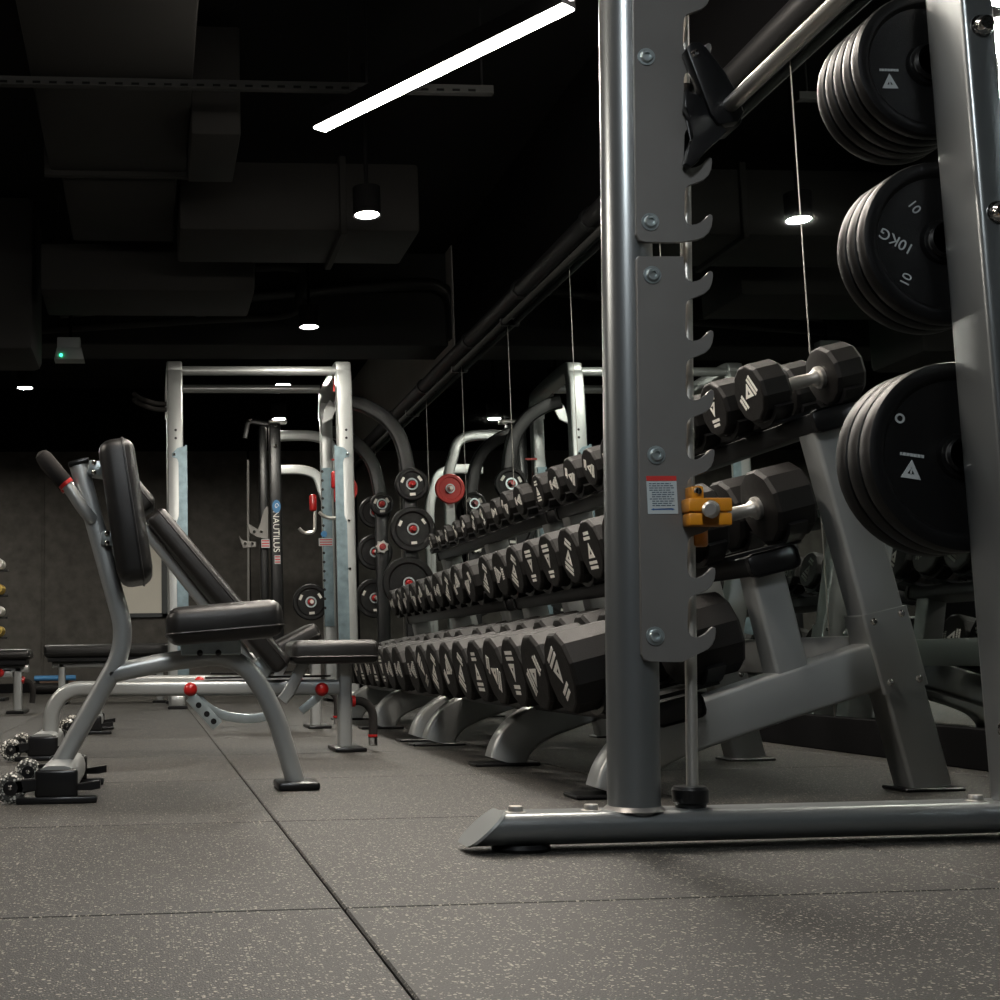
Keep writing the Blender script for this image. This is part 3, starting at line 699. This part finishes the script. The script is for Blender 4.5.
# ---- adjustable benches behind it
def adjustable_bench(dx, dy, label, seat_tilt=0.0, back=True, full=True):
    Y2 = 4.95
    off = V((dx, dy, 0))
    A2 = lambda px, py: at(px, py, Y2)+off
    b = thing('adjustable_bench', (A2(200, 700).x, Y2+dy, 0), label, 'bench', 'adjustable benches')
    yc = Y2+dy
    pf = rrect(.058, .052, .015, 3)
    pts = [A2(51, 745), A2(53, 730), A2(60, 710), A2(74, 696), A2(93, 689.5), A2(112, 688), A2(200, 688), A2(343, 687)]
    part('main_tube', sweep(nb(), fillet([A2(50, 748), A2(53, 689), A2(343, 687)], .14), pf, (0, 1, 0)), 'silver', b)
    part('front_leg', sweep(nb(), [A2(345, 752), A2(344, 658)], rrect(.052, .06, .012), (0, 1, 0)), 'silver', b)
    p = A2(347, 752); part('front_foot', bx((p.x-.058, yc-.11, 0), (p.x+.06, yc+.11, .016), .006, 2), 'black_plastic', b)
    caster_base(b, at(43, 745, 4.75).x+dx, .048, yc-.22, yc+.22, 1.3)
    # seat
    c = (A2(288, 652)+A2(373, 652))/2; L = (A2(373, 652)-A2(288, 652)).length
    if seat_tilt: c = c+V((-.09, 0, .045))
    cushion('seat_pad', c, L, .088, .30, seat_tilt, b, bev=.026)
    part('seat_strut', sweep(nb(), smooth_path([A2(304, 661)+V((0, -.036, 0)), A2(296, 676)+V((0, -.036, 0)), A2(288, 691)+V((0, -.036, 0)), A2(281, 700)+V((0, -.036, 0))], 4), rrect(.042, .012, .004), (0, 1, 0)), 'silver', b)
    part('adjust_strip', sweep(nb(), smooth_path([A2(322, 694), A2(312, 702), A2(301, 711)], 3), rrect(.030, .006, .002), (0, 1, 0)), 'zinc', b)
    if back:
        top, bot = A2(154, 516), A2(281, 668)
        ang = math.atan2(top.z-bot.z, top.x-bot.x)
        cushion('back_pad', (top+bot)/2, (top-bot).length, .08, .28, ang, b, bev=.024)
        u = (top-bot).normalized(); h0 = top+u*.02; h1 = top+u*.20
        cushion('head_pad', (h0+h1)/2, .17, .075, .24, ang, b, bev=.024)
        part('back_tube', sweep(nb(), [A2(250, 662), A2(145, 530), A2(128, 506)], rrect(.040, .04, .010), (0, 1, 0)), 'silver', b)
        part('hinge', bx(A2(262, 668)-V((.035, .05, .03)), A2(262, 668)+V((.035, .05, .03)), .008, 2, rot_y(.6)), 'zinc', b)
        arc = [A2(197, 697), A2(206, 706), A2(220, 714), A2(238, 718), A2(258, 718), A2(275, 712)]
        part('adjust_arc', sweep(nb(), smooth_path(arc, 4), rrect(.034, .008, .002), (0, 1, 0)), 'zinc', b)
        part('adjust_strip', sweep(nb(), [A2(190, 696)+V((0, -.05, 0)), A2(217, 725)+V((0, -.05, 0))], rrect(.046, .008, .002), (0, 1, 0)), 'zinc', b)
        for t in (.3, .6, .85):
            p = A2(190, 696).lerp(A2(217, 725), t); part('slot', cyl(p+V((0, -.056, 0)), p+V((0, -.053, 0)), .011, 12), 'black_plastic', b)
    for px in (190, 320):
        p = A2(px, 689); k = part('knob', ball((p.x, yc-.055, p.z), .026, 16, .8), 'red', b)
        part('knob_shaft', cyl((p.x, yc-.05, p.z), (p.x, yc-.02, p.z), .010, 12), 'chrome', k)
    # front handle
    hp = [A2(351, 701), A2(360, 701), A2(368, 706), A2(372, 716), A2(372, 742)]
    hy = V((0, -.02, 0)); hp = [p+hy for p in hp]
    part('handle', tube(smooth_path(hp, 5), .0165, 14), 'foam', b)
    part('red_collar', lathe([(.014, 0), (.022, 0), (.022, .012), (.014, .012)], hp[0], (1, 0, 0), 18), 'red', b)
    part('red_ring', lathe([(.0165, 0), (.0185, 0), (.0185, .008), (.0165, .008)], hp[-1]+V((0, 0, .022)), (0, 0, 1), 18), 'red', b)
    part('handle_tip', cyl(hp[-1]+V((0, 0, .02)), hp[-1]-V((0, 0, .012)), .0172, 16, .002), 'chrome', b)
    part('guard_strip', bx((A2(205, 680).x, yc-.03, A2(205, 679).z), (A2(330, 680).x, yc+.03, A2(205, 679).z+.008), .002, 1), 'black_plastic', b)
adjustable_bench(0, 0, 'adjustable bench with inclined black back pad and two red knobs', 0)
adjustable_bench(.095, 1.62, 'further adjustable bench with its seat pad tipped up, beyond the inclined one', math.radians(26), back=False)

# ================================================================ pull-up rack at the far end of the dumbbells
YR, YR2 = 9.6, 10.62
R_ = lambda px, py: at(px, py, YR)
xl, xr = R_(175, 450).x, R_(345, 450).x
zt = R_(300, 366).z
pr = thing('power_rack', ((xl+xr)/2, YR, 0), 'tall silver pull-up rack with two top bars beyond the benches', 'rack')
prof = rrect(.118, .10, .014)
for x in (xl, xr):
    hoop = [(x, YR, .012), (x, YR, zt-.16), (x, YR+.03, zt-.05), (x, YR+.12, zt), (x, YR2-.14, zt-.04), (x, YR2-.03, zt-.10), (x, YR2, zt-.22)]
    bm = sweep(nb(), hoop[:2]+smooth_path(hoop[1:], 5)[1:], rrect(.10, .118, .014), (1, 0, 0)); part('front_post', bm, 'silver', pr)
    part('rear_post', sweep(nb(), [(x, YR2, .012), (x, YR2, zt-.2)], rrect(.09, .10, .014), (1, 0, 0)), 'silver', pr)
    part('base_beam', bx((x-.05, YR-.25, .02), (x+.05, YR2+.05, .10), .012, 2), 'silver', pr)
    for y in (YR-.2, YR2): part('foot', bx((x-.07, y-.07, 0), (x+.07, y+.07, .022), .005, 1), 'black_plastic', pr)
    s = 1 if x == xl else -1                          # the galvanised guard on the inner side of the post
    e = x+s*.059; i0 = x+s*.005
    zg = R_(300, 446).z
    part('guard_plate', prism([(i0, .2), (e+s*.03, .2), (e+s*.03, zg), (e+s*.016, zg), (e+s*.012, zg-.01), (x+s*.018, zg-.02), (x-s*.026, zg-.065), (x-s*.022, zg-.09), (i0+s*.01, zg-.10), (i0+s*.02, zg-.13), (i0+s*.02, 1.4), (i0, 1.35)], YR-.056, YR-.050, .001, 1), 'guard_zinc', pr)
    for z in (zg-.07, 1.36, 1.0): part('bolt', ball((x-s*.008, YR-.056, z), .012, 8), 'chrome', pr)
    for z in (R_(300, 431).z, R_(300, 439).z): part('hole', cyl((x+.005, YR-.0505, z), (x+.005, YR-.049, z), .010, 12), 'black_plastic', pr)
for y, py in ((YR+.05, 371), (YR2-.05, 389)):
    z = at(260, py, y).z; part('pull_up_bar', tube([(xl+.05, y, z), (xr-.05, y, z)], .035, 18), 'silver', pr)
part('rear_beam', bx((xl, YR2-.04, .30), (xr, YR2+.04, .40), .01, 2), 'silver', pr)
# right-hand rear post dressing: holed strip, j-hooks, placards
xi = at(326, 450, YR2).x
part('hole_strip', bx((xi-.05, YR2-.062, .6), (xi+.03, YR2-.052, at(0, 470, YR2).z), .001, 1), 'guard_zinc', pr)
for k in range(16): part('hole', cyl((xi-.045, YR2-.064, .75+.075*k), (xi-.045, YR2-.062, .75+.075*k), .012, 10), 'black_plastic', pr)
def jhook(pts, y, m, name='bar_hook'): return part(name, tube(smooth_path([at(a, b, y) for a, b in pts], 4), .014, 10), m, pr)
jhook([(342, 488), (342, 505), (341, 515), (336, 518), (326, 517), (319, 512)], YR+.35, 'brushed')
jhook([(315, 508), (315, 522), (314, 531), (308, 533), (303, 532), (299, 528)], YR2-.1, 'brushed')
for px, py, y in ((335, 480, YR+.35), (313, 503, YR2-.1)):
    p = at(px, py, y); part('red_stop', bx(p-V((.03, .03, .07)), p+V((.03, .03, .07)), .02, 3), 'red', pr)
a, b = at(319, 546, YR2-.08), at(333, 538, YR2-.08)
pl = part('placard', bx((a.x, YR2-.075, a.z), (b.x, YR2-.07, b.z), 0), 'paper', pr)
for k in range(3): part('print_line', bx((a.x+.008, YR2-.0765, a.z+.008+.02*k), (b.x-.008, YR2-.0745, a.z+.016+.02*k)), 'red_rubber', pl)
part('placard', bx((at(321, 0, YR2).x-0.01, YR2-.075, at(321, 462, YR2).z), (at(331, 0, YR2).x, YR2-.07, at(321, 460, YR2).z)), 'red_rubber', pr)
c = at(324, 534, YR2-.08); part('round_sticker', cyl(c, c-V((0, .004, 0)), .026, 16), 'blue', pr)
# logo plates near the top of the right side
p = at(329, 412, YR+.5)
part('chevron_plate', prism([(p.x-.06, p.z-.10), (p.x+.02, p.z-.06), (p.x+.10, p.z+.12), (p.x+.06, p.z+.16), (p.x+.035, p.z+.05), (p.x+.01, p.z+.10), (p.x-.03, p.z+.04)], YR+.49, YR+.51, .003, 1), 'silver', pr)
p = at(336, 385, YR+.2); part('red_sticker', bx(p-V((.025, .004, .05)), p+V((.02, .004, .05))), 'red_rubber', pr)
# pull-up grips that stick out past the left post
for py, l in ((396, .22), (402, .26)):
    p = R_(166, py); part('pull_up_grip', tube(smooth_path([p+V((.02, .3, 0)), p+V((-.08, .28, .0)), p+V((-.2, .22, .03)), p+V((-.24, .16, .05))], 4), .018, 10), 'foam', pr)

# black arched storage posts right of the rack, with plates hung on them
arch_group = 'arched plate-storage posts'
def storage_arch(y, xpost, xs, label, m, w=.105, topz=2.2, drop=.38, x_end=None):
    t = thing('storage_arch', (xs, y, 0), label, 'storage post', arch_group)
    r = drop
    pts = [V((xpost, y, topz)), V((xpost+(xs-xpost)*.25, y, topz-.03)), V((xpost+(xs-xpost)*.62, y, topz-.13)), V((xpost+(xs-xpost)*.88, y, topz-.30)), V((xs, y, topz-.58)), V((xs, y, topz-.9))]
    part('arch', sweep(nb(), smooth_path(pts, 6)+[V((xs, y, .02))], rrect(w, .07, .012), (0, 1, 0)), m, t)
    part('foot', bx((xs-.09, y-.08, 0), (xs+.09, y+.08, .02), .005, 1), 'black_plastic', t)
    return t
def far_plate(px, py, y, dia, m, label, spokes=True, hubm='red', logo=True, group='plates on the storage posts'):
    c = at(px, py, y); r = dia/2; t = .035
    root = thing('weight_plate', (c.x, y, c.z), label, 'weight plate', group)
    d = .010
    prf = [(.03, 0), (.045, 0), (.05, d), (r*.72, d), (r*.78, 0), (r-.008, 0), (r, .008), (r, t-.008), (r-.008, t), (.03, t), (.03, 0)]
    part('disc', lathe(prf, (0, 0, 0), (0, 1, 0), 36), m, root, local=True)
    part('peg_end', lathe([(0, -.05), (.017, -.05), (.020, -.044), (.020, 0), (.026, 0), (.026, .004), (0, .004)], (0, 0, 0), (0, 1, 0), 18), hubm, root, local=True)
    part('hub_ring', lathe([(.034, -.002), (.046, -.002), (.046, .003), (.034, .003), (.034, -.002)], (0, 0, 0), (0, 1, 0), 24), 'zinc', root, local=True)
    if logo:
        for k in range(3):
            a = 2*PI*k/3+.6; q = V((math.cos(a)*r*.6, d-.001, math.sin(a)*r*.6))
            part('mark', bx(q-V((.022, .001, .010)), q+V((.022, .001, .010)), 0, 1, Matrix.Rotation(-a+PI/2, 4, 'Y')), 'print', root, local=True)
    return root
ya, yb2 = 9.75, 10.95
xs1, xs2 = at(411, 560, ya).x, at(382, 560, yb2).x
arch1 = storage_arch(ya, xr+.075, xs1, 'nearer black arched storage post between the rack and the mirror', 'black_steel', topz=at(355, 402, ya).z)
arch2 = storage_arch(yb2, xr+.075, xs2, 'further black arched storage post behind the nearer one', 'black_steel', topz=at(352, 432, yb2).z)
far_plate(412, 484, ya-.10, .255, 'plate_rubber', 'small black plate high on the nearer arched post')
far_plate(413, 529, ya-.10, .345, 'plate_rubber', 'large black plate below the small one on the nearer arched post')
far_plate(409, 583, ya-.10, .40, 'plate_rubber', 'largest black plate low on the nearer arched post', logo=False)
far_plate(382, 504, yb2-.10, .20, 'plate_rubber', 'small black plate high on the further arched post')
far_plate(375, 512, yb2+.10, .28, 'plate_rubber', 'black plate hung behind the further arched post, upper', logo=False)
far_plate(375, 552, yb2+.10, .31, 'plate_rubber', 'black plate hung behind the further arched post, middle', logo=False)
far_plate(375, 598, yb2+.10, .34, 'plate_rubber', 'black plate hung behind the further arched post, lowest')
far_plate(311, 602, YR2-.04, .30, 'plate_rubber', 'black plate just left of the right rack post')
for t, lst in ((arch1, ((412, 484, ya-.12), (413, 529, ya-.12), (409, 583, ya-.12))), (arch2, ((382, 504, yb2-.12), (375, 512, yb2+.16), (375, 552, yb2+.16), (375, 598, yb2+.16)))):
    for px, py, y in lst:
        q = at(px, py, y+(.02 if y < yb2 else -.06)); part('storage_peg', cyl((q.x, y, q.z), (q.x, t.location.y, q.z), .016, 12), 'brushed', t)
q = at(311, 602, YR2-.04); part('storage_peg', bx((q.x-.02, YR2+.03, q.z-.02), (xr, YR2+.05, q.z+.02), .004, 1), 'silver', pr); part('storage_peg', cyl((q.x, YR2+.04, q.z), (q.x, YR2-.1, q.z), .016, 12), 'brushed', pr)
c = at(382, 547, yb2-.075)
sc_ = thing('star_collar', c, 'silver star-shaped locking collar on the further arched post', 'collar')
bm = nb(); n = 14; poly = [((.062 if k % 2 else .040)*math.cos(2*PI*k/n), (.062 if k % 2 else .040)*math.sin(2*PI*k/n)) for k in range(n)]
part('star', prism(poly, -.02, .02, .004, 1, bm), 'brushed', sc_, local=True)
part('peg_end', lathe([(0, -.05), (.024, -.05), (.028, -.045), (.028, .035), (0, .035)], (0, 0, 0), (0, 1, 0), 18), 'red', sc_, local=True)

# ================================================================ second machine behind: black column, pale arches, red plate
YN = 12.3
N_ = lambda px, py: at(px, py, YN)
x = N_(276, 520).x
nm = thing('cable_column', (x, YN, 0), 'black machine column with blue oval badge and NAUTILUS lettering', 'gym machine')
zt2 = N_(276, 424).z
part('column', bx((x-.055, YN-.05, .05), (x+.055, YN+.05, zt2), .014, 3), 'steel_black' if 'steel_black' in M else 'black_steel', nm)
part('top_plate', bx((x-.06, YN-.06, zt2), (x+.12, YN+.06, zt2+.03), .01, 2), 'brushed', nm)
part('inner_post', bx((x-.15, YN+.02, .05), (x-.075, YN+.12, zt2-.02), .01, 2), 'black_steel', nm)
part('base_foot', bx((x-.2, YN-.4, 0), (x+.1, YN+.3, .05), .012, 2), 'black_steel', nm)
for py in (427, 447): part('bolt', ball(N_(275, py)+V((0, -.055, 0)), .02, 10), 'chrome', nm)
c = N_(276, 507); bm = nb(); bmesh.ops.create_circle(bm, cap_ends=True, segments=28, radius=1)
for v in bm.verts: v.co = V((c.x+v.co.x*.040, YN-.053, c.z+v.co.y*.062))
r = bmesh.ops.extrude_face_region(bm, geom=list(bm.faces)); bmesh.ops.translate(bm, verts=[v for v in r['geom'] if isinstance(v, bmesh.types.BMVert)], vec=(0, .004, 0))
bd = part('badge', bm, 'blue', nm)
part('badge_shell', tube([(c.x+.022*math.cos(a*.55)*(1-a/14), YN-.055, c.z+.034*math.sin(a*.55)*(1-a/14)) for a in range(14)], .0035, 6), 'print', bd)
o = link('lettering', text_mesh('NAUTILUS', .085, 'print'), nm); p = N_(275.5, 532)
o.matrix_local = Matrix.Translation(V((p.x, YN-.0515, p.z))-V(nm.location)) @ Matrix.Rotation(PI/2, 4, 'Y') @ Matrix.Rotation(PI/2, 4, 'X')
for px, py in ((277, 560), (265, 544)):
    p = N_(px, py); w = .028 if px > 270 else .04
    pl = part('placard', bx((p.x-w, YN-.054, p.z-.04), (p.x+w, YN-.051, p.z+.04)), 'paper', nm)
    for k in range(3): part('print_line', bx((p.x-w+.004, YN-.0555, p.z-.03+.025*k), (p.x+w-.004, YN-.0535, p.z-.018+.025*k)), 'red_rubber', pl)
p = N_(268, 424); part('pulley_arm', sweep(nb(), [p, N_(250, 421), N_(247, 424), N_(245, 438)], rrect(.05, .03, .008), (0, 1, 0)), 'black_steel', nm)
part('arm_joint', ball(N_(250, 420)+V((0, -.03, 0)), .022, 10), 'chrome', nm)
part('cable', tube([N_(248, 460), N_(249, 690)], .012, 10), 'steel_grey', nm)
part('lever_plate', prism([xz(*q, YN) for q in ((267, 506), (264, 510), (258, 530), (247, 523), (250, 533), (257, 537), (268, 540), (268, 508))], YN-.02, YN-.008, .002, 1), 'steel_grey', nm)
for q in ((254, 532), (261, 532), (245, 544), (252, 544)): part('bolt', ball(N_(*q)+V((0, -.03, 0)), .016, 8), 'chrome', nm)
part('counter_plate', prism([xz(*q, YN) for q in ((239, 536), (243, 541), (256, 542), (256, 547), (243, 548))], YN-.02, YN-.008, .002, 1), 'steel_grey', nm)
for y, py, l in ((YN+.05, 436, 'nearer'), (YN+.95, 470, 'further')):
    z = at(282, py, y).z; x0 = x+.06; x1 = 1.84
    t = thing('machine_arch', (x1, y, 0), f'{l} pale silver arch running from the black column towards the mirror', 'machine frame')
    pts = [V((x0, y, z)), V((x0+.30, y, z)), V((x0+.46, y, z-.06)), V((x1-.05, y, z-.22)), V((x1, y, z-.42)), V((x1, y, z-.8))]
    part('arch', sweep(nb(), smooth_path(pts, 6)+[V((x1, y, .02))], rrect(.10, .06, .016), (0, 1, 0)), 'silver', t)
    part('foot', bx((x1-.08, y-.08, 0), (x1+.08, y+.08, .02), .005, 1), 'black_plastic', t)
far_plate(343, 489, YN-.06, .29, 'red_rubber', 'red weight plate on the pale arch, seen in the mirror', hubm='brushed', logo=False, group='plates on the pale arches')

# ================================================================ far left corner
def far_bench(px0, px1, py0, py1, y, legs, label, knob=None):
    a, b = at(px0, py1, y), at(px1, py0, y)
    root = thing('flat_bench', ((a.x+b.x)/2, y, 0), label, 'bench', 'far benches')
    cushion('pad', (a+b)/2, b.x-a.x, b.z-a.z, .28, 0, root, bev=.03)
    z = a.z-.035
    part('spine', bx((a.x+.06, y-.03, z-.05), (b.x-.02, y+.03, z), .008, 2), 'silver', root)
    part('pad_board', bx((a.x+.03, y-.12, z), (b.x-.03, y+.12, a.z), .004, 1), 'black_plastic', root)
    for px in legs:
        x = at(px, 690, y).x
        part('leg', sweep(nb(), [(x, y, .01), (x, y, z-.02)], rrect(.058, .06, .01), (0, 1, 0)), 'silver', root)
        part('foot', bx((x-.06, y-.2, 0), (x+.06, y+.2, .02), .005, 1), 'black_plastic', root)
    if knob:
        p = at(*knob, y); part('lower_bar', bx((p.x-.3, y-.03, p.z-.03), (at(legs[0], 0, y).x, y+.03, p.z+.03), .008, 2), 'silver', root)
        part('knob', ball((p.x, y-.06, p.z), .03, 12), 'red', root)
        q = [at(22, 680, y), at(30, 683, y), at(33, 692, y), at(32, 703, y)]
        part('handle', tube(smooth_path(q, 4), .02, 10), 'foam', root); part('red_ring', ball(q[0], .028, 10), 'red', root)
    return root
far_bench(-45, 32, 649, 661, 9.2, (18, -40), 'dark flat bench with a red knob at the far left edge', (1, 673))
far_bench(45, 178, 643, 658, 11.0, (62, 160), 'long dark flat bench along the back wall, partly behind the near bench')
# dumbbell tower at the left edge with brass-coloured ends
y = 12.2; xx = at(-14, 600, y).x
tw = thing('dumbbell_tower', (xx, y, 0), 'slim dark tower rack cut off by the left edge', 'rack')
part('post', bx((xx-.04, y-.04, .03), (xx+.04, y+.04, 1.5), .01, 2), 'black_steel', tw)
part('base', bx((xx-.2, y-.2, 0), (xx+.2, y+.2, .03), .008, 1), 'black_steel', tw)
for k, py in enumerate((567, 592, 614, 634)):
    z = at(0, py, y).z
    part('arm', bx((xx+.03, y-.03, z-.045), (xx+.2, y+.03, z-.025), .003, 1), 'black_steel', tw)
    dbr = thing('small_dumbbell', (xx+.12, y, z), f'small brass-ended dumbbell on the tower rack at the left edge, {ORD[k]} from the top', 'dumbbell', 'small dumbbells on the tower')
    m = 'brass' if k % 2 else 'brushed'
    for s in (-1, 1):
        part('head', lathe([(0, 0), (.04, 0), (.05, .01), (.05, .04), (.04, .05), (0, .05)], (xx+.12, y+s*.06-(.05 if s < 0 else 0), z+.025), (0, 1, 0), 16), m, dbr)
    part('handle', cyl((xx+.12, y-.07, z+.025), (xx+.12, y+.07, z+.025), .014, 12), 'brushed', dbr)
# board on the back wall
a, b = at(112, 618, YB-.04), at(168, 520, YB-.04)
bd = thing('wall_board', ((a.x+b.x)/2, YB-.05, a.z), 'pale blank board in a dark frame on the back wall', 'board')
part('sheet', bx((a.x+.05, YB-.055, a.z+.05), (b.x-.08, YB-.035, b.z-.05)), 'board_white', bd)
for lo, hi in (((a.x, a.z), (a.x+.05, b.z)), ((b.x-.08, a.z), (b.x, b.z)), ((a.x, a.z), (b.x, a.z+.05)), ((a.x, b.z-.05), (b.x, b.z))):
    part('frame_bar', bx((lo[0], YB-.07, lo[1]), (hi[0], YB-.03, hi[1]), .004, 1), 'frame_dark', bd)
# floor clutter at the back wall
a, b = at(33, 695, 14.6), at(66, 690, 14.6)
rl = thing('exercise_roller', ((a.x+b.x)/2, 14.6, 0), 'thin blue bar lying above the dark roller by the back wall', 'exercise bar')
part('bar', cyl((a.x, 14.75, .165), (b.x+.1, 14.75, .165), .03, 14, .004), 'blue', rl)
for x in (a.x+.04, b.x): part('stand', bx((x-.02, 14.68, 0), (x+.02, 14.82, .14), .005, 1), 'black_plastic', rl)
rl = thing('foam_roller', ((a.x+b.x)/2, 14.35, 0), 'dark roller lying on the floor below the blue bar', 'roller')
part('roller', lathe([(.03, 0), (.055, 0), (.06, .01), (.06, .33), (.055, .34), (.03, .34), (.03, 0)], (a.x+.02, 14.35, .06), (1, 0, 0), 22), 'rubber', rl)
part('core_ring', lathe([(.02, -.002), (.03, -.002), (.03, .342), (.02, .342), (.02, -.002)], (a.x+.02, 14.35, .06), (1, 0, 0), 18), 'brushed', rl)
